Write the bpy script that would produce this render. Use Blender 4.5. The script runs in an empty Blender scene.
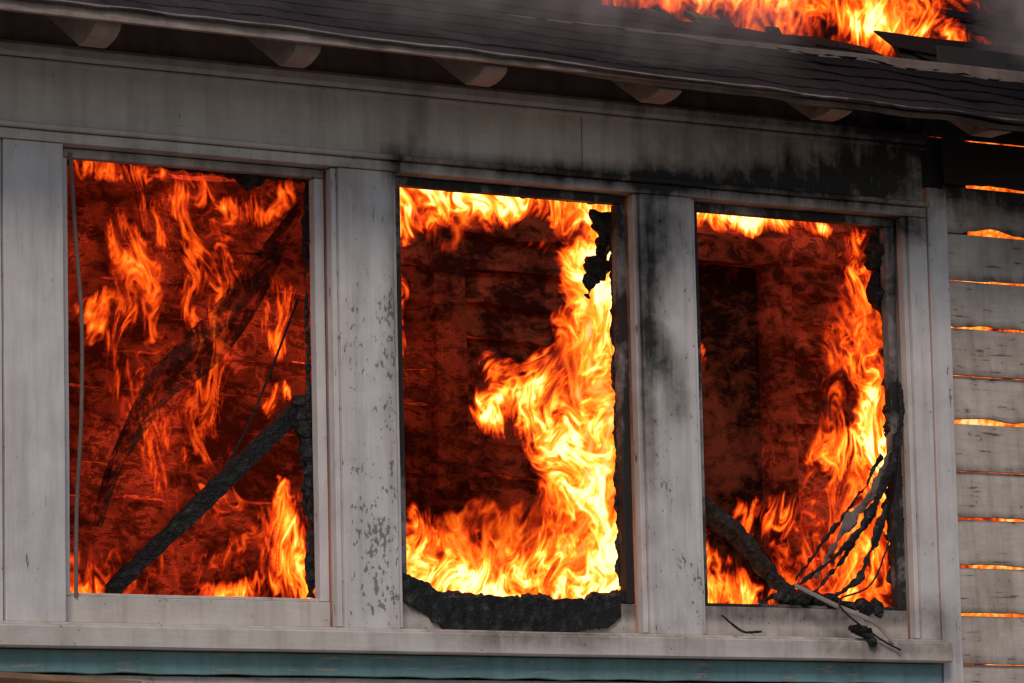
import bpy, math, random
import numpy as np
from mathutils import Vector, Matrix, noise as mn
random.seed(7); rng=np.random.default_rng(7)
sc=bpy.context.scene
COL=sc.collection
# ------------------------------------------------------------------ numpy noise
PERM=rng.permutation(256); PERM=np.concatenate([PERM,PERM,PERM])
ANG=rng.random(256)*2*math.pi; GX=np.cos(ANG);GY=np.sin(ANG)
def gn(x,y,seed=0):
    x=x+seed*13.37; y=y-seed*7.91
    xi=np.floor(x).astype(int);yi=np.floor(y).astype(int);xf=x-xi;yf=y-yi
    u=xf*xf*xf*(xf*(xf*6-15)+10);v=yf*yf*yf*(yf*(yf*6-15)+10)
    def g(a,b,dx,dy):
        h=PERM[(PERM[a&255]+b)&255]; return GX[h]*dx+GY[h]*dy
    a=g(xi,yi,xf,yf);b=g(xi+1,yi,xf-1,yf);c=g(xi,yi+1,xf,yf-1);d=g(xi+1,yi+1,xf-1,yf-1)
    return ((a*(1-u)+b*u)*(1-v)+(c*(1-u)+d*u)*v)*1.45
def fbm(x,y,o=4,seed=0,g=.5):
    s=0;a=1;t=0
    for i in range(o): s=s+a*gn(x*2**i,y*2**i,seed+i*3);t+=a;a*=g
    return s/t
# ------------------------------------------------------------------ helpers
def empty(name):
    e=bpy.data.objects.new(name,None); COL.objects.link(e); e.empty_display_size=.1; return e
def link(name,me,mat=None,parent=None,smooth=False):
    o=bpy.data.objects.new(name,me); COL.objects.link(o)
    if mat: me.materials.append(mat)
    if parent: o.parent=parent
    if smooth: me.polygons.foreach_set('use_smooth',[True]*len(me.polygons))
    return o
SOOT=[(1.15,.63,.40,.09,.6),(1.5,.60,.25,.08,.5),(.55,.59,.5,.045,.6),(.1,.58,.5,.035,.6),(-.42,.56,.06,.06,.7),
 (-.36,.70,.06,.13,.30),(.95,.78,.6,.12,.16),(1.6,.80,.3,.12,.25),(1.3,.70,.5,.10,.28),(.62,.45,.09,.22,.5),(.545,.0,.03,.6,.65),(.62,-.05,.06,.08,.6),(.66,-.16,.05,.10,.5),(.60,.05,.05,.05,.4),
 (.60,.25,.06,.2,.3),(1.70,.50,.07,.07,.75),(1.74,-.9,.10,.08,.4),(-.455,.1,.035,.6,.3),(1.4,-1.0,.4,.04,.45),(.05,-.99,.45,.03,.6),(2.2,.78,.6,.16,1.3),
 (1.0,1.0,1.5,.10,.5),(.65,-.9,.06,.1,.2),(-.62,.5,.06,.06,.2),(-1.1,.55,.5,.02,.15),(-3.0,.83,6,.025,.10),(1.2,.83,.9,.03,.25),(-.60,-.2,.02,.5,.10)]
def soot_at(x,z):
    s=0.
    for (a,b,sx,sz,am) in SOOT: s+=am*math.exp(-(((x-a)/sx)**2+((z-b)/sz)**2))
    return s
def board(name,x0,x1,y0,y1,z0,z1,mat,parent,cell=.03,bev=.002,lap=0.,soot=None,warp=.0012,zfun=None):
    nx=max(1,min(120,int(round((x1-x0)/cell)))); ny=max(1,min(40,int(round((y1-y0)/cell)))); nz=max(1,min(90,int(round((z1-z0)/cell))))
    idx={};vs=[];fs=[]
    def V(i,j,k):
        key=(i,j,k)
        if key in idx: return idx[key]
        x=x0+(x1-x0)*i/nx; y=y0+(y1-y0)*j/ny; z=z0+(z1-z0)*k/nz
        if lap: y-=lap*(1-k/nz)
        if zfun and k==0: z+=zfun(x)
        w=mn.noise_vector(Vector((x*3,y*3,z*3)))*warp+mn.noise_vector(Vector((x*14,y*14+5,z*14)))*warp*.5
        vs.append((x+w.x,y+w.y,z+w.z)); idx[key]=len(vs)-1; return idx[key]
    for i in range(nx):
        for k in range(nz):
            fs.append((V(i,0,k),V(i+1,0,k),V(i+1,0,k+1),V(i,0,k+1)))
            fs.append((V(i,ny,k),V(i,ny,k+1),V(i+1,ny,k+1),V(i+1,ny,k)))
    for j in range(ny):
        for k in range(nz):
            fs.append((V(0,j,k),V(0,j,k+1),V(0,j+1,k+1),V(0,j+1,k)))
            fs.append((V(nx,j,k),V(nx,j+1,k),V(nx,j+1,k+1),V(nx,j,k+1)))
    for i in range(nx):
        for j in range(ny):
            fs.append((V(i,j,0),V(i,j+1,0),V(i+1,j+1,0),V(i+1,j,0)))
            fs.append((V(i,j,nz),V(i+1,j,nz),V(i+1,j+1,nz),V(i,j+1,nz)))
    me=bpy.data.meshes.new(name); me.from_pydata(vs,[],fs); me.update()
    at=me.attributes.new('soot','FLOAT','POINT')
    for i,v in enumerate(vs):
        at.data[i].value=(soot_at(v[0],v[2]) if soot is None else (soot(v) if callable(soot) else soot))
    o=link(name,me,mat,parent)
    if bev:
        m=o.modifiers.new('Bevel','BEVEL'); m.width=bev; m.segments=1; m.limit_method='ANGLE'; m.angle_limit=math.radians(40)
    return o
# ------------------------------------------------------------------ materials
def mat(name):
    m=bpy.data.materials.new(name); m.use_nodes=True; nt=m.node_tree; nt.nodes.clear()
    return m,nt
class N:
    def __init__(s,nt): s.nt=nt
    def n(s,t,**k):
        nd=s.nt.nodes.new(t)
        for a,b in k.items(): setattr(nd,a,b)
        return nd
    def l(s,a,b): s.nt.links.new(a,b)
    def math(s,op,a,b=None,c=None,clamp=False):
        nd=s.n('ShaderNodeMath',operation=op); nd.use_clamp=clamp
        for i,v in enumerate((a,b,c)):
            if v is None: continue
            if isinstance(v,(int,float)): nd.inputs[i].default_value=v
            else: s.l(v,nd.inputs[i])
        return nd.outputs[0]
    def coord(s,scale=(1,1,1),loc=(0,0,0)):
        g=s.n('ShaderNodeTexCoord'); m=s.n('ShaderNodeMapping'); s.l(g.outputs['Object'],m.inputs[0])
        m.inputs['Scale'].default_value=scale; m.inputs['Location'].default_value=loc; return m.outputs[0]
    def noise(s,vec,scale,detail=4,rough=.5,dist=0.,out='Fac'):
        nd=s.n('ShaderNodeTexNoise'); s.l(vec,nd.inputs['Vector']); nd.inputs['Scale'].default_value=scale
        nd.inputs['Detail'].default_value=detail; nd.inputs['Roughness'].default_value=rough; nd.inputs['Distortion'].default_value=dist
        return nd.outputs[out]
    def ramp(s,fac,stops):
        nd=s.n('ShaderNodeValToRGB'); cr=nd.color_ramp
        cr.elements[0].position=stops[0][0]; cr.elements[1].position=stops[-1][0]
        for p,c in stops[1:-1]: cr.elements.new(p)
        for i,(p,c) in enumerate(stops):
            e=cr.elements[i]; e.color=(c[0],c[1],c[2],1) if not isinstance(c,(int,float)) else (c,c,c,1)
        s.l(fac,nd.inputs[0]); return nd.outputs[0]
    def mix(s,f,a,b):
        nd=s.n('ShaderNodeMix',data_type='RGBA')
        for i,v in ((0,f),(6,a),(7,b)):
            if isinstance(v,(int,float)): nd.inputs[i].default_value=v
            elif isinstance(v,tuple): nd.inputs[i].default_value=(*v,1)
            else: s.l(v,nd.inputs[i])
        return nd.outputs[2]
    def attr(s,a): return s.n('ShaderNodeAttribute',attribute_name=a).outputs['Fac']
def paint(name,base,dirty,peel=.35,sootcol=(.012,.010,.009),grain='x',speck=0.,peelcol=(.16,.13,.11),streak=.2):
    m,nt=mat(name); k=N(nt)
    c=k.coord(); cs=k.coord((1,6,12) if grain=='x' else (12,6,1)); cv=k.coord((7,4,.55)); cf=k.coord((1,1,.55))
    at=k.attr('soot')
    gr=k.noise(cs,6,3,.65); fine=k.noise(cf,62,2,.65); med=k.noise(c,6,4,.68,.4); run=k.noise(cv,2.3,3,.65)
    col=k.mix(k.ramp(med,[(.35,0),(.70,1)]),base,dirty)
    col=k.mix(k.math('MULTIPLY',k.ramp(gr,[(.45,0),(.75,1)]),streak),col,tuple(b*.6 for b in dirty))
    col=k.mix(k.math('MULTIPLY',k.ramp(run,[(.47,0),(.70,1)]),.36),col,(dirty[0]*.55,dirty[1]*.49,dirty[2]*.44))
    pv=k.math('ADD',gr,k.math('MULTIPLY',med,.5))
    pm=k.ramp(k.math('MULTIPLY',pv,.6),[(.60-peel*.09,0),(.615-peel*.09,1)])
    col=k.mix(pm,col,peelcol)
    sz=k.attr('speck')
    sp=k.ramp(k.math('ADD',k.math('ADD',k.math('MULTIPLY',fine,.9),k.math('MULTIPLY',med,.62)),k.math('MULTIPLY',sz,.17)),[(.975-speck,0),(1.04-speck,1)])
    col=k.mix(k.math('MULTIPLY',sp,.65),col,(.06,.052,.048))
    sn=k.math('ADD',k.math('ADD',k.math('SUBTRACT',med,.5),k.math('MULTIPLY',k.math('SUBTRACT',run,.5),.6)),k.math('MULTIPLY',k.math('SUBTRACT',fine,.5),.22))
    sv=k.math('MULTIPLY',at,k.math('ADD',1.0,k.math('MULTIPLY',sn,1.9)))
    sm=k.ramp(sv,[(.03,0),(.35,.5),(.9,.97)])
    brown=k.mix(k.ramp(sv,[(.2,0),(.7,1)]),(.13,.08,.05),sootcol)
    col=k.mix(sm,col,brown)
    b=k.n('ShaderNodeBsdfPrincipled'); k.l(col,b.inputs['Base Color']); b.inputs['Roughness'].default_value=.62
    b.inputs['Specular IOR Level'].default_value=.25
    bp=k.n('ShaderNodeBump'); bp.inputs['Strength'].default_value=.4; bp.inputs['Distance'].default_value=.003
    k.l(gr,bp.inputs['Height']); k.l(bp.outputs[0],b.inputs['Normal'])
    o=k.n('ShaderNodeOutputMaterial'); k.l(b.outputs[0],o.inputs[0]); return m
M_white=paint('white_paint_h',(.70,.635,.575),(.57,.505,.45),.2,streak=.15)
M_post=paint('white_paint_v',(.75,.70,.675),(.61,.56,.535),.3,grain='z',streak=.15)
M_clap=paint('clapboard_paint',(.67,.58,.50),(.48,.40,.335),.7,streak=.3)
M_teal=paint('teal_paint',(.20,.36,.365),(.14,.24,.24),.9,peelcol=(.35,.32,.30))
M_raft=paint('rafter_wood',(.42,.335,.29),(.28,.215,.185),.5)
M_tan=paint('tan_wood',(.34,.20,.11),(.20,.11,.07),.3)
M_soff=paint('soffit_wood',(.25,.18,.155),(.14,.105,.09),.5)
def charmat(name,ember=0.,base=(.006,.0055,.005)):
    m,nt=mat(name); k=N(nt); c=k.coord()
    n1=k.noise(c,34,3,.75)
    col=k.ramp(n1,[(.35,(base[0]*.5,)*3),(.52,base),(.62,(.024,.022,.020)),(.75,(.09,.08,.077))])
    b=k.n('ShaderNodeBsdfPrincipled'); k.l(col,b.inputs['Base Color']); b.inputs['Roughness'].default_value=.7
    bp=k.n('ShaderNodeBump'); bp.inputs['Strength'].default_value=1.; bp.inputs['Distance'].default_value=.012
    k.l(n1,bp.inputs['Height']); k.l(bp.outputs[0],b.inputs['Normal'])
    if ember>0:
        e=k.ramp(k.noise(c,11,2,.6,.6),[(.58,0),(.72,1)])
        b.inputs['Emission Color'].default_value=(1,.10,.01,1); k.l(k.math('MULTIPLY',e,ember),b.inputs['Emission Strength'])
    o=k.n('ShaderNodeOutputMaterial'); k.l(b.outputs[0],o.inputs[0]); m.cycles.emission_sampling='NONE'; return m
M_char=charmat('char')
M_charE=charmat('char_with_embers',.35)
def interior(name,glow=.5):
    m,nt=mat(name); k=N(nt)
    c=k.coord(); cs=k.coord((1,1,1.7))
    big=k.noise(c,2.6,3,.65,.6); med=k.noise(cs,9,5,.82,.5)
    s=k.math('ADD',k.math('MULTIPLY',med,.55),k.math('MULTIPLY',big,.45))
    mm=k.ramp(s,[(.44,0),(.60,1)])
    ridge=k.ramp(k.math('ABSOLUTE',k.math('SUBTRACT',med,.53)),[(0,1),(.04,0)])
    col=k.mix(mm,(.006,.004,.003),(.095,.036,.022))
    b=k.n('ShaderNodeBsdfDiffuse'); k.l(col,b.inputs[0])
    g=k.attr('glow')
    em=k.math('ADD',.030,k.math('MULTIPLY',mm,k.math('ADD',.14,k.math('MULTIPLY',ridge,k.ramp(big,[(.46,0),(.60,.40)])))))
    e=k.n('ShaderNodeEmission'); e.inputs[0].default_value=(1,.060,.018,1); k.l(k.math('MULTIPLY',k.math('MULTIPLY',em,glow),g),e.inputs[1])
    a=k.n('ShaderNodeAddShader'); k.l(b.outputs[0],a.inputs[0]); k.l(e.outputs[0],a.inputs[1])
    o=k.n('ShaderNodeOutputMaterial'); k.l(a.outputs[0],o.inputs[0]); m.cycles.emission_sampling='NONE'; return m
M_int=interior('burning_boards_haze_glow')  # ember glow of the boards plus red smoke haze painted in as emission
def flamemat(name,strength,sample=True,red=1.):
    m,nt=mat(name); k=N(nt); v=k.attr('v')
    R=red
    col=k.ramp(v,[(.12,(0,0,0)),(.22,(.03,.001,.0003)),(.34,(.15,.007,.0008)),(.46,(.36,.028,.002)),(.58,(.58,.080*R,.004*R)),(.72,(.72,.20*R,.012*R)),(.86,(.87,.41*R,.06*R)),(1.,(1,.64*R,.28*R))])
    al=k.ramp(v,[(.12,0),(.5,.4),(.8,.85)])
    e=k.n('ShaderNodeEmission'); k.l(col,e.inputs[0]); e.inputs[1].default_value=strength
    t=k.n('ShaderNodeBsdfTransparent'); k.l(k.mix(al,(1,1,1),(.12,.12,.12)),t.inputs[0])
    a=k.n('ShaderNodeAddShader'); k.l(e.outputs[0],a.inputs[0]); k.l(t.outputs[0],a.inputs[1])
    o=k.n('ShaderNodeOutputMaterial'); k.l(a.outputs[0],o.inputs[0])
    if not sample: m.cycles.emission_sampling='NONE'
    return m
# ------------------------------------------------------------------ house
house=empty('wooden_house')
B=lambda *a,**k: board(*a,parent=house,**k)
B('frieze_board_a',-5,.296,.0,.04,.597,.80,M_white,cell=.04)
B('frieze_board_b',.300,1.748,.001,.04,.597,.80,M_white,cell=.03)
B('crown_moulding',-5,1.765,-.028,.04,.803,.850,M_white,bev=.012)
B('crown_bead',-5,1.762,-.014,.03,.786,.800,M_white,bev=.004)
B('drip_cap',-5,1.762,-.026,.035,.578,.594,M_white,bev=.004)
B('head_casing',-5,1.757,-.002,.12,.542,.575,M_white)
B('plate_wall',-5,5,.02,.06,.853,1.12,M_soff,cell=.08)
B('charred_corner',1.767,1.99,.058,.09,.45,.852,M_char,cell=.05)
POSTS=[(-1.855,-1.650,0),(-.655,-.452,1),(.53,.742,.4),(1.680,1.757,.3)]
for i,(a,b,s) in enumerate(POSTS):
    o=B('post_%d'%(i+1),a,b,.0,.118,-.966,.539,M_post,cell=.025)
    at=o.data.attributes.new('speck','FLOAT','POINT')
    for q,v in enumerate(o.data.vertices):
        x,z=v.co.x,v.co.z
        at.data[q].value=s*(1.0*math.exp(-((z+.75)/.35)**2)+.75*math.exp(-((z-.0)/.4)**2))*(.4+.9*(x-a)/(b-a))
B('side_board',-2.10,-1.862,.004,.118,-.966,.539,M_post)
B('wall_far',-5,-2.104,.006,.118,-.966,.539,M_clap,cell=.06)
for i,(a,b) in enumerate([(-.676,-.6575),(.508,.5275),(1.659,1.6775),(-.449,-.432),(.745,.762)]):
    B('stop_bead_%d'%(i+1),a,b,.014,.05,-.962,.538,M_post)
def sash(n,x0,x1,ch,stl,st_r,bh):
    z0,z1=-.962,.538
    s=None if not ch else (lambda v: .9+.5*mn.noise(Vector((v[0]*4,0,v[2]*5))))
    B('sash_%d_left'%n,x0,x0+stl,.062,.10,z0+bh+.002,z1-.03,M_post,soot=s)
    B('sash_%d_right'%n,x1-st_r,x1,.062,.10,z0+bh+.002,z1-.03,M_post,soot=s)
    B('sash_%d_top'%n,x0,x1,.060,.10,z1-.028,z1,M_white,soot=s if ch else .35)
    B('sash_%d_bottom'%n,x0,x1,.058,.10,z0,z0+bh,M_white,soot=(lambda v: soot_at(v[0],v[2])+(.5 if ch else 0)*(1 if v[2]>-.90 else .25)))
    B('sash_%d_putty'%n,x0+stl,x1-st_r,.072,.09,z0+bh+.001,z0+bh+.012,M_white,soot=s)
sash(1,-1.647,-.678,False,.042,.034,.082)
sash(2,-.431,.507,True,.045,.034,.10)
sash(3,.763,1.658,True,.045,.038,.10)
B('window_sill',-5,1.768,-.055,.12,-1.048,-.978,M_white,bev=.006,cell=.035)
B('sub_sill',-5,1.76,-.02,.12,-.977,-.967,M_white,bev=.002,cell=.04)
B('apron_board',-5,1.757,.0,.02,-1.122,-1.051,M_teal,cell=.03,zfun=lambda x:.006*mn.noise(Vector((x*8,0,0))))
B('corner_board',1.775,1.862,.012,.05,-3.4,.655,M_post,cell=.035)
gaps={0:.012,1:.012,2:.009,3:.013,4:.001,5:.008,6:.0,7:.007,8:.006,9:.006}
for i in range(-2,16):
    zb=.672-.172*i; g=gaps.get(i,.001)
    zf=(lambda x,g=g,i=i: g*max(0,.55+2.2*mn.noise(Vector((x*4.1,i*7.3,0)))+.8*mn.noise(Vector((x*15,i*7.3,4))))+.002*mn.noise(Vector((x*19,i*3.3,1))))
    B('clapboard_%d'%(i+3),1.866,5,.038,.05,zb+.0005,zb+.1715,M_clap,cell=.035,lap=.014,zfun=zf,
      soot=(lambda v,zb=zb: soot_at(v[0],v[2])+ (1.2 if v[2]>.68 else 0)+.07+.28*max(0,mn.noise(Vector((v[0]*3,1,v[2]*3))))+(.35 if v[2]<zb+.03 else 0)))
for i in range(0,15):
    zb=-1.126-.165*(i+1)
    B('lower_clapboard_%d'%(i+1),-5,1.77,.022,.034,zb+.001,zb+.164,M_clap,cell=.06,lap=.012)
def glowset(o,fn=None):
    at=o.data.attributes.new('glow','FLOAT','POINT')
    for q,v in enumerate(o.data.vertices): at.data[q].value=fn(v.co) if fn else 1.
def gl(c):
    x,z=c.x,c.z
    return .30+1.9*math.exp(-((x+.2)/.75)**2)+.2*math.exp(-((x-1.3)/.5)**2)+1.3*math.exp(-((x-2.75)/.5)**2)  # strongest behind the left window, where board glow stands in for fire-lit smoke
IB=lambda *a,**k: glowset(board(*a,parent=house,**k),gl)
IB('floor',-5,5,.14,2.1,-1.75,-1.70,M_int,cell=.2)
B('lower_inner_wall',-5,5,.06,.115,-3.4,-1.05,M_char,cell=.3,soot=0.)
IB('ceiling',-5,.5,.12,2.1,1.00,1.05,M_int,cell=.2)
IB('interior_left_wall',-5,-4.9,.12,2.0,-1.7,1.0,M_int,cell=.2)
IB('interior_right_wall',4.9,5,.12,2.0,-1.7,1.0,M_int,cell=.2)
i=0;z=-1.7
while z<1.6:
    for (a,b) in ((-4.9,.86),(1.0,2.05),(2.56,4.9)):
        zf=lambda x,i=i: -.003+.022*mn.noise(Vector((x*4,i*2.1,0)))+.012*mn.noise(Vector((x*13,i*2.1,5)))
        IB('back_wall_board_%d'%i,a,b,1.985,2.0,z,z+.131,M_int,cell=.05,lap=.032,soot=0.,zfun=zf,warp=.012); i+=1
    z+=.135
o=B('back_wall_sheathing',-4.9,4.9,2.01,2.05,-1.7,1.6,M_int,cell=.15)
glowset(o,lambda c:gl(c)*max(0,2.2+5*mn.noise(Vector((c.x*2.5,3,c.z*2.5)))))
IB('back_casing',.862,.998,1.92,2.0,-1.7,.86,M_int,cell=.1,warp=.008)
IB('back_door_casing',2.43,2.555,1.92,2.0,-1.7,.69,M_int,cell=.1,warp=.008)
IB('back_door_head',2.0,2.56,1.915,2.0,.69,.80,M_int,cell=.1,warp=.008)
o=B('back_door',2.05,2.428,1.99,2.005,-1.7,.688,M_int,cell=.1,soot=0.); glowset(o,lambda c:.10)
B('rear_wall',-5,5,4.6,4.7,-3.4,.95,M_clap,cell=.3)
B('gable_wall_a',-5.1,-5.0,.0,4.7,-3.4,.95,M_clap,cell=.3)
B('gable_wall_b',5.0,5.1,.0,4.7,-3.4,.95,M_clap,cell=.3)
SL=math.tan(math.radians(28))
def ztop(y): return .885+(y+.5)*SL
def inhole(x,y):
    r=mn.noise(Vector((x*2.2,y*2.2,4)))*.35+mn.noise(Vector((x*7,y*7,9)))*.12
    d=math.hypot((x-1.50)/1.55,(y-1.20)/1.0)
    return d+r<1.0
def sag(x): return -.018*max(0,x+1.6)+.012*mn.noise(Vector((x*1.3,0,2)))+.008*mn.noise(Vector((x*5,3,2)))
def rafter(x,n):
    s0=sag(x)-.030
    prof=[(.10,ztop(.10)-.03+s0),(-.47,ztop(-.47)-.03+s0)]
    zt=ztop(-.47)-.03+s0; zb=ztop(-.47)-.03-.097
    for a in range(1,9):
        t=a/8*math.pi/2
        prof.append((-.47+(1-math.cos(t))*.12, zt+(zb-zt)*math.sin(t)))
    prof.append((.10,ztop(.10)-.157))
    w=.045; vs=[];k=len(prof)
    for s in (-w,w):
        for q,(y,z) in enumerate(prof): vs.append((x+s+random.uniform(-.001,.001),y,z))
    fs=[tuple(range(k)),tuple(reversed(range(k,2*k)))]
    for q in range(k): fs.append((q,(q+1)%k+0,(q+1)%k+k,q+k)[::-1])
    me=bpy.data.meshes.new('rafter_tail_%d'%n); me.from_pydata(vs,[],fs); me.update()
    at=me.attributes.new('soot','FLOAT','POINT')
    for q,v in enumerate(vs): at.data[q].value=max(.0,.08+.09*v[0])
    o=link('rafter_tail_%d'%n,me,M_raft,house)
    m=o.modifiers.new('Bevel','BEVEL'); m.width=.004; m.limit_method='ANGLE'
for n,x in enumerate([-4.4,-3.75,-3.08,-2.41,-1.72,-1.02,-.33,.35,1.05,1.74,2.4,3.1,3.8,4.5]): rafter(x,n+1)
def deck():
    vs=[];fs=[];nx,ny=200,90
    for j in range(ny+1):
        for i2 in range(nx+1):
            x=-5.2+10.4*i2/nx; y=-.50+3.0*j/ny
            vs.append((x,y,ztop(y)-.028+sag(x)*(1 if y<.3 else .5)))
    for j in range(ny):
        for i2 in range(nx):
            x=-5.2+10.4*(i2+.5)/nx; y=-.50+3.0*(j+.5)/ny
            if inhole(x,y): continue
            a=j*(nx+1)+i2; fs.append((a,a+1,a+nx+2,a+nx+1))
    me=bpy.data.meshes.new('roof_deck'); me.from_pydata(vs,[],fs); me.update()
    at=me.attributes.new('soot','FLOAT','POINT')
    for q,v in enumerate(vs): at.data[q].value=.08+max(0,.16*v[0])+1.5*math.exp(-(math.hypot((v[0]-1.6)/1.6,(v[1]-1.2)/1.1))**2)
    o=link('roof_deck',me,M_soff,house); s=o.modifiers.new('Solid','SOLIDIFY'); s.thickness=.02; s.offset=-1
deck()
def shinglemat():
    m,nt=mat('asphalt_shingle'); k=N(nt); c=k.coord()
    n=k.noise(c,4,4,.7); g=k.noise(c,120,1,.7); r=k.attr('tone'); s=k.attr('soot')
    col=k.mix(k.ramp(k.math('ADD',k.math('MULTIPLY',n,.9),k.math('MULTIPLY',r,.15)),[(.35,0),(.75,1)]),(.028,.020,.020),(.085,.066,.064))
    col=k.mix(k.ramp(g,[(.55,0),(.8,.4)]),col,(.13,.11,.11))
    col=k.mix(k.ramp(k.math('MULTIPLY',s,k.math('ADD',.4,n)),[(.1,0),(.8,1)]),col,(.008,.007,.007))
    b=k.n('ShaderNodeBsdfPrincipled'); k.l(col,b.inputs['Base Color']); b.inputs['Roughness'].default_value=.95; b.inputs['Specular IOR Level'].default_value=.1
    bp=k.n('ShaderNodeBump'); bp.inputs['Strength'].default_value=.9; bp.inputs['Distance'].default_value=.006
    k.l(g,bp.inputs['Height']); k.l(bp.outputs[0],b.inputs['Normal'])
    o=k.n('ShaderNodeOutputMaterial'); k.l(b.outputs[0],o.inputs[0]); return m
def shingles():
    vs=[];fs=[];tone=[];so=[]
    ex=.125; cs,sn=math.cos(math.radians(28)),math.sin(math.radians(28))
    for j in range(26):
        s0=j*ex-.03; x=-5.2-random.random()*.2
        while x<5.2:
            w=random.choice([.22,.26,.30,.18]); t=random.random()
            yc=-.5+(s0+.06)*cs
            if not inhole(x+w/2,yc) and yc<2.45:
                burnt=math.exp(-((math.hypot((x-1.75)/2.0,(yc-1.2)/1.7))**2))
                lift=.007+random.uniform(0,.002)+burnt*random.uniform(0,.008); d0=random.uniform(-.002,.002); base=len(vs); K=5
                for e in range(K+1):
                    xx=x+.001+(w-.002)*e/K
                    h=lift+.003*mn.noise(Vector((xx*7,j,0)))+burnt*.010*mn.noise(Vector((xx*20,j,0))); ds=d0+.010*mn.noise(Vector((xx*9,j*2,1)))+(.006+.03*burnt)*mn.noise(Vector((xx*33,j*2,1)))
                    for (ss,hh) in ((s0+ds,h),(s0+ex*1.2,.003)):
                        for th in (0,-.006):
                            y=-.5+ss*cs-(hh+th)*sn; z=ztop(-.5)+ss*sn+(hh+th)*cs-.018+sag(xx)*(1 if ss<.9 else .5)
                            vs.append((xx,y,z)); tone.append(t); so.append(min(1.2,burnt*1.5+.10))
                for e in range(K):
                    b=base+e*4
                    fs+=[(b,b+4,b+6,b+2),(b+1,b+3,b+7,b+5),(b,b+1,b+5,b+4),(b+2,b+6,b+7,b+3)]
                b=base; fs.append((b,b+2,b+3,b+1)); b=base+K*4; fs.append((b,b+1,b+3,b+2))
            x+=w
    me=bpy.data.meshes.new('roof_shingles'); me.from_pydata(vs,[],fs); me.update()
    a=me.attributes.new('tone','FLOAT','POINT'); a.data.foreach_set('value',tone)
    a=me.attributes.new('soot','FLOAT','POINT'); a.data.foreach_set('value',so)
    link('roof_shingles',me,shinglemat(),house)
shingles()
def strip(name,y0,y1,zo0,zo1,m):
    vs=[];fs=[];n=200
    for i2 in range(n+1):
        x=-5.2+10.4*i2/n; s=-.004*(x+2); st=sag(x)
        for (y,z) in ((y0,zo0+s),(y0,zo1+st),(y1,zo1+st),(y1,zo0+s)): vs.append((x,y+.002*mn.noise(Vector((x*6,1,1))),z))
    for i2 in range(n):
        a=i2*4
        for q in range(4): fs.append((a+q,a+(q+1)%4,a+4+(q+1)%4,a+4+q)[::-1])
    me=bpy.data.meshes.new(name); me.from_pydata(vs,[],fs); me.update()
    at=me.attributes.new('soot','FLOAT','POINT')
    for q,v in enumerate(vs): at.data[q].value=.14+max(0,.24*(v[0]+.2))
    link(name,me,m,house)
strip('eave_trim',-.515,-.492,.826,.872,M_raft)
me=bpy.data.meshes.new('rear_roof'); zr=ztop(2.5)
me.from_pydata([(-5.2,2.5,zr-.03),(5.2,2.5,zr-.03),(5.2,5.4,.85),(-5.2,5.4,.85)],[],[(0,1,2,3)]); link('rear_roof',me,M_soff,house)
# ------------------------------------------------------------------ tubes / debris
def tube(name,pts,rad,m,parent=None,sides=10,jit=.0,flat=1.,sub=8,seed=0,mod=.0):
    P=[Vector(p) for p in pts]; n=len(P); R=rad if isinstance(rad,(list,tuple)) else [rad]*n
    Q=[];RR=[]
    for i2 in range(n-1):
        p0=P[max(0,i2-1)];p1=P[i2];p2=P[i2+1];p3=P[min(n-1,i2+2)]
        ns=max(4,int((p2-p1).length/.008)) if jit else sub
        for s in range(ns):
            t=s/ns
            Q.append(.5*((2*p1)+(p2-p0)*t+(2*p0-5*p1+4*p2-p3)*t*t+(3*p1-p0-3*p2+p3)*t**3)); RR.append(R[i2]*(1-t)+R[i2+1]*t)
    Q.append(P[-1]);RR.append(R[-1])
    vs=[];fs=[]; up=Vector((0,1,0))
    for i2,q in enumerate(Q):
        d=(Q[min(len(Q)-1,i2+1)]-Q[max(0,i2-1)]).normalized(); s=d.cross(up)
        if s.length<.05: s=d.cross(Vector((1,0,0)))
        s.normalize(); u=s.cross(d).normalized()
        rm=max(.12,1+mod*(mn.noise(q*9+Vector((seed,0,0)))*1.6+mn.noise(q*34+Vector((0,seed,0)))*1.3))
        for a in range(sides):
            th=2*math.pi*(a+.5)/sides; v=q+(s*math.cos(th)+u*math.sin(th)*flat)*RR[i2]*rm
            if jit: v+=mn.noise_vector(v*18+Vector((seed,seed,0)))*jit+mn.noise_vector(v*65+Vector((seed,seed,3)))*jit*.6
            vs.append(v[:])
    k=sides
    for i2 in range(len(Q)-1):
        for a in range(k): fs.append((i2*k+a,i2*k+(a+1)%k,(i2+1)*k+(a+1)%k,(i2+1)*k+a))
    fs.append(tuple(range(k))[::-1]); fs.append(tuple(range((len(Q)-1)*k,len(Q)*k)))
    me=bpy.data.meshes.new(name); me.from_pydata(vs,[],fs); me.update()
    return link(name,me,m,parent)
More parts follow.
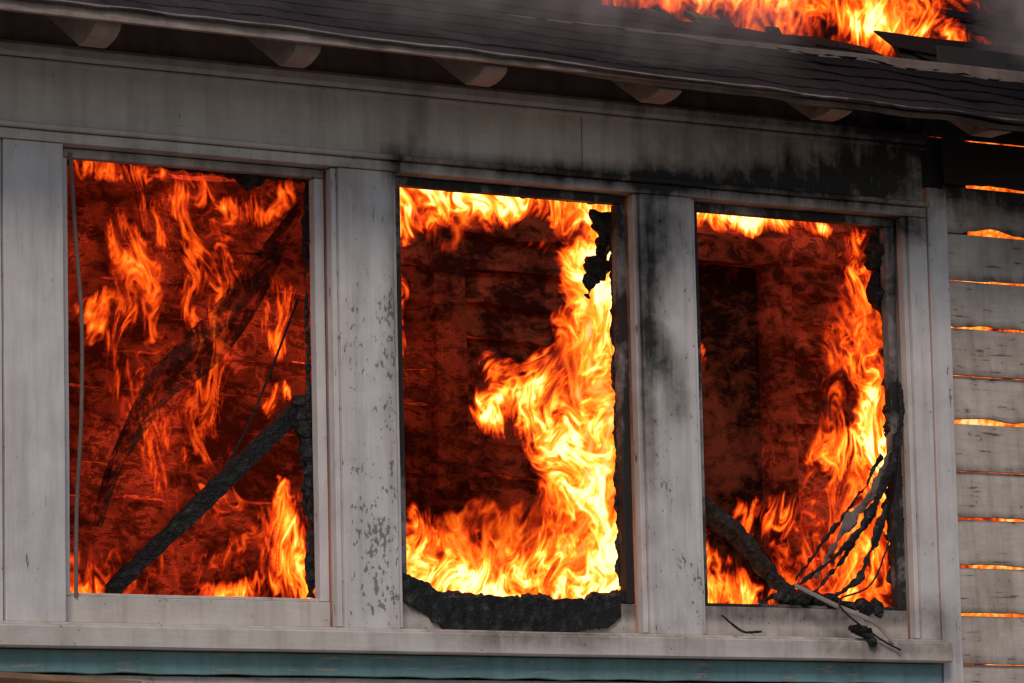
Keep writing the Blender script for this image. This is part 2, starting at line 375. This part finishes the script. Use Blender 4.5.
def ragboard(name,W,pts,y,m,parent,seed,th=.012):
    # burnt remnant: a thin board whose top and bottom edges are eaten away. pts=(u,vtop,vbottom)
    vs=[];fs=[];n=90;rows=5
    us=[p[0] for p in pts]
    for e in range(n+1):
        u=us[0]+(us[-1]-us[0])*e/n
        vt=np.interp(u,us,[p[1] for p in pts])+.010*mn.noise(Vector((u*14,seed,0)))+.008*mn.noise(Vector((u*45,seed,0)))
        vb=np.interp(u,us,[p[2] for p in pts])+.010*mn.noise(Vector((u*11,seed,7)))+.007*mn.noise(Vector((u*40,seed,7)))
        vb=max(vb,vt+.004)
        for r_ in range(rows+1):
            v=vt+(vb-vt)*r_/rows; b=.008*mn.noise(Vector((u*30,v*40,seed)))
            p=W(u,v,y+b); q=W(u,v,y+b+th); vs.append(p); vs.append((p[0],y+b+th,p[2]))
    S2=(rows+1)*2
    for e in range(n):
        for r_ in range(rows):
            a=e*S2+r_*2; fs.append((a,a+2,a+2+S2,a+S2)); fs.append((a+1,a+1+S2,a+3+S2,a+3))
        a=e*S2; fs.append((a,a+S2,a+S2+1,a+1)); a=e*S2+rows*2; fs.append((a,a+1,a+S2+1,a+S2))
    me=bpy.data.meshes.new(name); me.from_pydata(vs,[],fs); me.update(); return link(name,me,m,parent)
def W1(px,py,y=.2):
    return (-1.595+.48*(y-.1)+px*(.90+.08*(y-.1)), y, .532+.2*(y-.1)-py*(1.410+.12*(y-.1)))
def W2(px,py,y=.2):
    return (-.385+.59*(y-.1)+px*(.86+.075*(y-.1)), y, .534+.2*(y-.1)-py*(1.398+.12*(y-.1)))
def W3(px,py,y=.2):
    return (.809+.69*(y-.1)+px*(.81+.07*(y-.1)), y, .530+.2*(y-.1)-py*(1.39+.12*(y-.1)))
tube('charred_beam',[W1(.12,1.01,.45),W1(.39,.857,.37),W1(.66,.704,.28),W1(.93,.551,.2)],[.032,.036,.040,.036],M_char,jit=.005,sides=4,mod=.10,flat=.8)
deb=empty('charred_debris')
tube('jamb_char',[W1(.975,.02,.13),W1(.965,.3,.13),W1(.97,.6,.12),W1(.965,.99,.13)],[.010,.006,.012,.018],M_char,deb,jit=.008,seed=3,mod=.6,flat=.6)
tube('jamb_char_b',[W1(.93,.53,.2),W1(.955,.62,.16),W1(.95,.8,.16)],[.028,.024,.010],M_char,deb,jit=.012,seed=5,mod=.5)
tube('top_char',[W1(0,.0,.12),W1(.2,.0,.12),W1(.35,.0,.12),W1(.55,.0,.12),W1(.75,.01,.13),W1(1,.01,.12)],[.014,.018,.028,.024,.034,.018],M_char,deb,jit=.014,seed=9,mod=.6)
tube('hanging_cable',[W1(.02,0,.055),W1(.04,.2,.055),W1(.06,.38,.055),W1(.055,.6,.055),W1(.035,.8,.055),W1(.03,1.0,.055)],.0065,M_soff,None)
tube('thin_wire',[W1(.93,.3,.3),W1(.7,.62,.34),W1(.45,.84,.38)],.004,M_char,deb)
deb2=empty('charred_debris')
tube('hanging_char',[W2(.97,.03,.14),W2(.96,.12,.16),W2(.92,.19,.17),W2(.86,.25,.18)],[.03,.032,.032,.006],M_char,deb2,jit=.022,seed=1,mod=.6,flat=.6)
ragboard('burnt_sash_rail',W2,[(-.01,.93,1.0),(.10,.955,1.03),(.2,.99,1.07),(.45,.985,1.075),(.7,.99,1.07),(.9,.985,1.06),(1.0,.97,1.03)],.045,M_char,deb2,3)
tube('sill_char',[W2(.0,.985,.10),W2(.15,1.0,.10),W2(.4,1.0,.10),W2(.7,1.0,.10),W2(.99,.99,.1)],[.020,.022,.020,.022,.022],M_charE,deb2,jit=.016,seed=2,flat=1.,mod=.5)
tube('jamb_char',[W2(1.0,.05,.11),W2(1.0,.4,.11),W2(1.0,.95,.11)],[.010,.007,.014],M_char,deb2,jit=.012,seed=6,mod=.6)
tube('top_char',[W2(0,.0,.12),W2(.4,.0,.12),W2(1,.0,.12)],[.012,.014,.02],M_char,deb2,jit=.012,seed=7,mod=.6)
deb3=empty('charred_debris')
tube('jamb_char',[W3(1.0,.0,.12),W3(.985,.12,.13),W3(1.02,.3,.12),W3(1.03,.5,.1),W3(1.03,.7,.1),W3(1.03,.98,.12)],[.026,.034,.012,.018,.022,.022],M_char,deb3,jit=.020,seed=11,mod=.7)
tube('curled_strip',[W3(1.08,.38,.06),W3(1.1,.48,.04),W3(1.04,.6,.03),W3(.98,.68,.03),W3(.82,.82,.05),W3(.66,.92,.05),W3(.55,.97,.04)],[.010,.015,.018,.014,.011,.009,.008],M_char,deb3,jit=.012,seed=12,flat=.35,mod=.6)
tube('curled_strip_b',[W3(1.05,.55,.06),W3(.95,.68,.05),W3(.75,.80,.05),W3(.6,.92,.06)],[.012,.017,.012,.008],M_soff,deb3,jit=.010,seed=13,flat=.3,mod=.6)
tube('curled_strip_c',[W3(1.0,.72,.05),W3(.85,.9,.03),W3(.7,.97,.02)],[.010,.013,.008],M_char,deb3,jit=.010,seed=14,flat=.5,mod=.5)
tube('curled_strip_d',[W3(1.1,.42,.05),W3(1.06,.58,.0),W3(.92,.74,.02),W3(.72,.86,.02),W3(.5,.94,.0),W3(.36,.99,.0)],[.006,.009,.011,.010,.007,.005],M_char,deb3,jit=.008,seed=21,flat=.4,mod=.5)
tube('curled_strip_e',[W3(.98,.60,.10),W3(.80,.74,.12),W3(.62,.84,.10),W3(.5,.93,.08)],[.007,.009,.009,.006],M_char,deb3,jit=.010,seed=23,flat=.5,mod=.5)
tube('dangling_wire',[W3(1.08,.56,.0),W3(1.02,.78,-.02),W3(.9,.93,-.04),W3(.72,.98,-.05),W3(.86,1.05,-.065),W3(1.04,1.10,-.07)],[.0035]*6,M_char,deb3,jit=.002,seed=25)
tube('fallen_stick',[W3(-.0,.74,.4),W3(.18,.82,.33),W3(.38,.93,.25),W3(.48,.98,.2)],[.036,.036,.034,.03],M_char,deb3,jit=.012,seed=15,sides=5,mod=.25)
tube('sill_char',[W3(.3,.985,.1),W3(.6,.975,.08),W3(.85,1.0,.08),W3(1.02,1.0,.08)],[.012,.020,.024,.03],M_char,deb3,jit=.02,seed=16,mod=.7)
tube('trim_splinter',[W3(.48,.94,.0),W3(.7,.99,-.03),W3(.9,1.03,-.05),W3(1.0,1.08,-.06)],[.007,.009,.009,.006],M_raft,deb3,seed=17,flat=.5)
tube('sill_rag',[W3(.78,1.04,-.02),W3(.86,1.06,-.06),W3(.9,1.09,-.065)],[.016,.024,.012],M_char,deb3,jit=.02,seed=18,mod=.5)
tube('sill_wire',[W3(.1,1.02,-.02),W3(.2,1.06,-.06),W3(.3,1.06,-.06)],[.004,.005,.004],M_char,deb3,jit=.004,seed=18)
def screenmat():
    m,nt=mat('burnt_insect_screen'); k=N(nt); c=k.coord()
    d=k.n('ShaderNodeBsdfDiffuse'); d.inputs[0].default_value=(.03,.016,.012,1); t=k.n('ShaderNodeBsdfTransparent')
    mx=k.n('ShaderNodeMixShader'); k.l(k.ramp(k.noise(c,14,3,.7),[(.34,.2),(.56,.9)]),mx.inputs[0]); k.l(t.outputs[0],mx.inputs[1]); k.l(d.outputs[0],mx.inputs[2])
    o=k.n('ShaderNodeOutputMaterial'); k.l(mx.outputs[0],o.inputs[0]); return m
L=[(.94,.06),(.78,.20),(.58,.34),(.40,.44),(.30,.50),(.22,.60),(.14,.74),(.11,.84)]
Rr=[(.95,.10),(.80,.28),(.66,.42),(.50,.50),(.44,.52),(.33,.60),(.20,.72),(.13,.84)]
vs=[];fs=[]
for q,(l,r) in enumerate(zip(L,Rr)):
    for s in range(7):
        t=s/6; p=W1(l[0]*(1-t)+r[0]*t+random.uniform(-.018,.018),l[1]*(1-t)+r[1]*t+random.uniform(-.01,.01),.28+.06*math.sin(t*6+q)); vs.append(p)
for q in range(len(L)-1):
    for s in range(6): a=q*7+s; fs.append((a,a+1,a+8,a+7))
me=bpy.data.meshes.new('torn_window_screen'); me.from_pydata(vs,[],fs); o=link('torn_window_screen',me,screenmat(),None,True)
o.modifiers.new('s','SUBSURF').levels=2; o.modifiers['s'].render_levels=2
tube('wood_rail',[(-3.2,-.10,-1.135),(-2.3,-.1,-1.135),(-1.45,-.10,-1.17)],[.022,.022,.02],M_tan,None,sides=6)
# ------------------------------------------------------------------ flames
def sheet(name,x0,x1,z0,z1,y,strokes,m,cell,wav,seed,parent,kind,amp=1.25,fs=6.,vst=.6,gain=1.,thr=.13,bend=.5):
    nx=int((x1-x0)/cell);nz=int((z1-z0)/cell)
    X,Z=np.meshgrid(np.linspace(x0,x1,nx+1),np.linspace(z0,z1,nz+1))
    WX=X+.05*fbm(X*5,Z*5,3,seed)+.025*fbm(X*19,Z*14,2,seed+2); WZ=Z+.07*fbm(X*6+9,Z*4,4,seed+1)
    H=np.zeros_like(X)
    for pts,I in strokes:
        for (a,b) in zip(pts[:-1],pts[1:]):
            ax,az,ar=a;bx,bz,br=b; dx,dz=bx-ax,bz-az; L2=dx*dx+dz*dz+1e-9
            t=np.clip(((WX-ax)*dx+(WZ-az)*dz)/L2,0,1); d=np.hypot(WX-ax-t*dx,WZ-az-t*dz); r=ar+(br-ar)*t
            q=np.clip((1.75-d/r)/1.5,0,1); H=np.maximum(H,I*q*q*(3-2*q))
    if kind=='fire':
        x=X.copy()*fs; z=Z.copy()*fs*vst; e=.02
        for (sc_,am,st) in ((.5,.08,5),(1.2,.05,5),(2.8,.016,4)):
            for s in range(st):
                p0=gn(x*sc_,z*sc_,seed+5); px=gn(x*sc_+e,z*sc_,seed+5); pz=gn(x*sc_,z*sc_+e,seed+5)
                x=x+bend*am*(pz-p0)/e; z=z-bend*am*(px-p0)/e
        g1=fbm(x,z,3,seed+20,.5); g2=fbm(x*2.2+4,z*2.0,3,seed+30,.55); g3=gn(x*.45,z*.45,seed+40); g4=fbm(x*5.2,z*4.2,3,seed+50,.6)
        r1=np.clip(1-np.abs(g1)*3.4,0,1)**1.3; r2=np.clip(1-np.abs(g2)*3.2,0,1)**1.2; r4=np.clip(1-np.abs(g4)*3.0,0,1)
        f=.36*r1+.30*r2+.16*r4+.50*g3+.35*g1+.22*g4
        v=H+(f-.36)*amp
        v=v*np.clip(H*5,0,1)*gain/1.45
    else:
        v=H*np.clip(.5+.9*fbm(X*1.4+.4*gn(X*2,Z*2,seed),Z*2.,5,seed,.55),0,1)
    v=np.clip(v,0,1.0)
    Y=y+wav*np.sin(X*4.3+Z*2.1+seed)+wav*.5*np.sin(Z*6.7+seed*3)+wav*.5*fbm(X*6,Z*6,2,seed)
    co=np.stack([X,Y,Z],-1).reshape(-1,3); vf=v.reshape(-1)
    ii=np.arange((nx+1)*(nz+1)).reshape(nz+1,nx+1)
    F4=np.stack([ii[:-1,:-1],ii[:-1,1:],ii[1:,1:],ii[1:,:-1]],-1).reshape(-1,4)
    F4=F4[vf[F4].max(1)>thr]
    used=np.unique(F4); mp=np.full(len(co),-1); mp[used]=np.arange(len(used))
    me=bpy.data.meshes.new(name); me.from_pydata(co[used].tolist(),[],mp[F4].tolist()); me.update()
    at=me.attributes.new('v','FLOAT','POINT'); at.data.foreach_set('value',vf[used].astype(np.float32))
    return link(name,me,m,parent,True)
def flame(name,x0,x1,z0,z1,y,strokes,m,cell=.0036,wav=.05,seed=0,parent=None,**k):
    return sheet(name,x0,x1,z0,z1,y,strokes,m,cell,wav,seed,parent,'fire',**k)
def S(W,y,pts,I): return ([ (W(u,v,y)[0],W(u,v,y)[2],r) for (u,v,r) in pts],I)
Fa=flamemat('flame_bright',2.5,False)
Fb=flamemat('flame_dim',1.5,False,.8)
Fr=flamemat('flame_red',1.9,False,.7)
f2=empty('window_fire')
y=.3
st=[S(W2,y,[(-.2,.04,.10),(.15,.03,.08),(.35,.02,.06),(.7,.04,.07),(.9,.05,.09)],.95),
 S(W2,y,[(.05,.10,.05),(.25,.07,.05)],.75),
 S(W2,y,[(.9,.06,.09),(.93,.2,.10),(.95,.35,.10),(.93,.5,.12),(.9,.65,.15),(.92,.8,.14),(.95,.95,.14)],1.12),
 S(W2,y,[(.78,.12,.06),(.82,.22,.07),(.85,.32,.09)],.8),
 S(W2,y,[(.9,.45,.13),(.68,.50,.10),(.47,.53,.07)],1.16),
 S(W2,y,[(.55,.46,.05),(.45,.42,.03)],.6),
 S(W2,y,[(.66,.56,.08),(.78,.63,.09)],1.08),
 S(W2,y,[(-.1,.92,.13),(.1,.93,.13),(.3,.94,.11),(.6,.95,.11),(.8,.92,.16),(1.1,.95,.14)],1.10),
 S(W2,y,[(.05,.86,.05),(.02,.8,.03)],.7),
 S(W2,y,[(-.02,.24,.04),(.0,.42,.04)],.6)]
flame('flame_sheet_front',-.5,.95,-1.0,.75,y,st,Fa,seed=1,parent=f2,fs=8,vst=.75)
y=.75
st=[S(W2,y,[(.92,.2,.12),(.95,.6,.2),(.8,.9,.2),(.0,.95,.14)],.75),S(W2,y,[(-.1,.05,.12),(1,.05,.1)],.7),S(W2,y,[(.4,.82,.08),(.5,.9,.1)],.6)]
flame('flame_sheet_back',-.6,1.6,-1.2,1.0,y,st,Fb,seed=2,parent=f2,cell=.007,fs=5)
f1=empty('window_fire')
y=.6
st=[S(W1,y,[(.40,.03,.04),(.5,.15,.05),(.46,.28,.05),(.5,.42,.03)],.80),
 S(W1,y,[(.45,.1,.14),(.6,.25,.14),(.5,.5,.14)],.41),
 S(W1,y,[(.7,.12,.05),(.9,.06,.05)],.60),
 S(W1,y,[(.05,.36,.025),(.12,.33,.03),(.11,.42,.025)],.60),
 S(W1,y,[(.2,.2,.08),(.3,.5,.12),(.5,.75,.16)],.30),
 S(W1,y,[(.85,.28,.06),(.88,.4,.05)],.50),
 S(W1,y,[(.3,.3,.03),(.32,.42,.03)],.48),
 S(W1,y,[(.0,.03,.05),(.3,.04,.05)],.46),
 S(W1,y,[(.1,.95,.1),(.6,.95,.14),(.95,.8,.12)],.38)]
flame('flame_sheet_back',-1.6,.0,-1.1,.8,y,st,Fr,seed=3,parent=f1,fs=10,vst=.42,cell=.0045)
y=.3
st=[S(W1,y,[(.86,.53,.035),(.8,.56,.025)],.9),
 S(W1,y,[(.95,.98,.08),(.88,.9,.07),(.86,.8,.05),(.87,.75,.03)],.90),
 S(W1,y,[(.5,1.0,.03),(.7,.98,.04),(.9,.96,.08)],.65),
 S(W1,y,[(-.02,.99,.04),(.1,.98,.04)],.85)]
flame('flame_sheet_front',-1.65,-.4,-1.0,.1,y,st,Fa,seed=4,parent=f1,fs=9,vst=.5)
f3=empty('window_fire')
y=.35
st=[S(W3,y,[(-.2,.0,.08),(.1,.01,.07),(.4,.02,.04),(.7,.03,.03)],1.1),
 S(W3,y,[(.9,.05,.05),(.87,.2,.06),(.9,.32,.07),(.95,.45,.07),(.93,.6,.07),(.98,.8,.09),(.95,1.0,.1)],.86),
 S(W3,y,[(.8,.33,.04),(.9,.42,.06)],.6),
 S(W3,y,[(.6,.62,.05),(.8,.6,.07),(.9,.7,.08)],.50),
 S(W3,y,[(.75,.97,.07),(.85,.85,.08),(.95,.9,.09)],.78),
 S(W3,y,[(-.1,.98,.10),(.1,.97,.09),(.25,.98,.07)],1.1),
 S(W3,y,[(.02,.86,.05),(.1,.9,.05)],.85),
 S(W3,y,[(.3,.8,.08),(.5,.80,.10),(.6,.95,.11)],.48)]
flame('flame_sheet_front',.7,2.0,-1.0,.72,y,st,Fa,seed=5,parent=f3,fs=9,vst=.52)
y=.8
st=[S(W3,y,[(.92,.1,.1),(.88,.5,.14),(.8,.9,.22),(.3,.98,.15)],.50),S(W3,y,[(-.02,.2,.03),(-.02,.4,.03)],.6)]
flame('flame_sheet_back',.6,2.6,-1.2,1.0,y,st,Fr,seed=6,parent=f3,cell=.006,fs=8,vst=.5)
fs_=empty('siding_fire')
flame('flame_sheet',1.9,3.6,-1.5,.95,.16,[([(2.1,-1.3,.4),(2.3,-.3,.4),(2.2,.9,.4)],.92),([(2.6,-1.3,.3),(3.0,.8,.4)],.9)],Fr,seed=7,parent=fs_,cell=.01,wav=.03,fs=9,vst=1.)
fr=empty('roof_fire')
flame('flame_sheet_front',-.2,3.2,1.1,2.5,.45,[([(.30,1.43,.04),(.8,1.43,.05),(1.1,1.42,.07),(1.5,1.40,.09),(1.9,1.37,.10),(2.3,1.34,.07)],.95),([(1.55,1.42,.12),(1.65,2.2,.2)],.8),([(2.15,1.38,.10),(2.2,2.3,.12)],.8)],Fa,seed=8,parent=fr,cell=.005,fs=8,vst=.6)
flame('flame_sheet_back',.2,3.6,1.1,3.0,1.1,[([(.9,1.6,.15),(2.0,1.65,.25),(2.7,1.6,.2)],.7),([(1.8,1.6,.3),(1.9,2.8,.2)],.75),([(1.1,1.7,.2),(1.2,2.3,.15)],.75)],Fr,seed=9,parent=fr,cell=.008,fs=6)
# ------------------------------------------------------------------ smoke
def smokemat():
    m,nt=mat('smoke'); k=N(nt)
    a=k.math('MULTIPLY',k.attr('v'),1.,clamp=True); cc=(.31,.25,.245,1)
    d=k.n('ShaderNodeBsdfDiffuse'); d.inputs[0].default_value=cc
    t=k.n('ShaderNodeBsdfTransparent'); mx=k.n('ShaderNodeMixShader'); k.l(a,mx.inputs[0]); k.l(t.outputs[0],mx.inputs[1]); k.l(d.outputs[0],mx.inputs[2])
    o=k.n('ShaderNodeOutputMaterial'); k.l(mx.outputs[0],o.inputs[0]); return m
Ms=smokemat(); sm=empty('smoke_plume')
sheet('smoke_layer_a',-3,3.5,.90,2.6,-.40,[([(-1.6,1.38,.2),(-.6,1.20,.22),(.2,1.12,.2),(.8,1.06,.14)],.65),([(2.0,1.12,.10),(2.2,1.5,.22)],.7)],Ms,.02,.05,3,sm,'smoke',thr=.004)
sheet('smoke_layer_b',-3,4.5,1.15,3.2,.15,[([(-1.0,1.6,.3),(.3,1.45,.22)],.55),([(2.32,1.28,.18),(2.5,2.2,.4)],1.0)],Ms,.02,.05,5,sm,'smoke',thr=.004)
# ------------------------------------------------------------------ ground
m,nt=mat('gravel_ground'); k=N(nt); c=k.coord()
b=k.n('ShaderNodeBsdfDiffuse'); k.l(k.mix(k.noise(c,3,3,.7),(.17,.15,.13),(.30,.27,.24)),b.inputs[0])
o=k.n('ShaderNodeOutputMaterial'); k.l(b.outputs[0],o.inputs[0])
me=bpy.data.meshes.new('ground'); s=600; vs=[];fs=[];n=40
for j in range(n+1):
    for i2 in range(n+1): vs.append((-s+2*s*i2/n,-s+2*s*j/n,-3.5))
for j in range(n):
    for i2 in range(n): a=j*(n+1)+i2; fs.append((a,a+1,a+n+2,a+n+1))
me.from_pydata(vs,[],fs); link('ground',me,m)
# ------------------------------------------------------------------ light
w=bpy.data.worlds.new('World'); sc.world=w; w.use_nodes=True; nt=w.node_tree; bg=nt.nodes['Background']
sky=nt.nodes.new('ShaderNodeTexSky'); sky.sky_type='NISHITA'; sky.sun_disc=False
el,az=math.radians(42),math.radians(215)
sky.sun_elevation=el; sky.sun_rotation=az; nt.links.new(sky.outputs[0],bg.inputs[0]); bg.inputs[1].default_value=.072
ld=bpy.data.lights.new('sun','SUN'); ld.energy=1.2; ld.angle=math.radians(16); ld.color=(1,.88,.79)
lo=bpy.data.objects.new('sun',ld); COL.objects.link(lo)
dirv=Vector((math.sin(az)*math.cos(el),math.cos(az)*math.cos(el),math.sin(el)))
lo.rotation_euler=dirv.to_track_quat('Z','Y').to_euler()
# ------------------------------------------------------------------ camera
f=4200.;yaw=math.atan(4200/6690);pit=math.atan(577/4200);r=math.radians(1.27);D=14.
sy,cy=math.sin(yaw),math.cos(yaw);sp,cp=math.sin(pit),math.cos(pit)
F=Vector((cp*sy,cp*cy,sp));R0=Vector((cy,-sy,0));U0=Vector((-sp*sy,-sp*cy,cp))
Rv=R0*math.cos(r)-U0*math.sin(r); Uv=R0*math.sin(r)+U0*math.cos(r)
cam=bpy.data.cameras.new('camera'); co=bpy.data.objects.new('camera',cam); COL.objects.link(co)
mw=Matrix((( Rv.x,Uv.x,-F.x,0),(Rv.y,Uv.y,-F.y,0),(Rv.z,Uv.z,-F.z,0),(0,0,0,1)))
mw.translation=-D*F; co.matrix_world=mw
cam.lens=f*36/1024; cam.sensor_width=36; cam.clip_end=3000; cam.clip_start=.1
sc.camera=co
sc.view_settings.view_transform='Standard'; sc.view_settings.look='None'; sc.view_settings.exposure=0
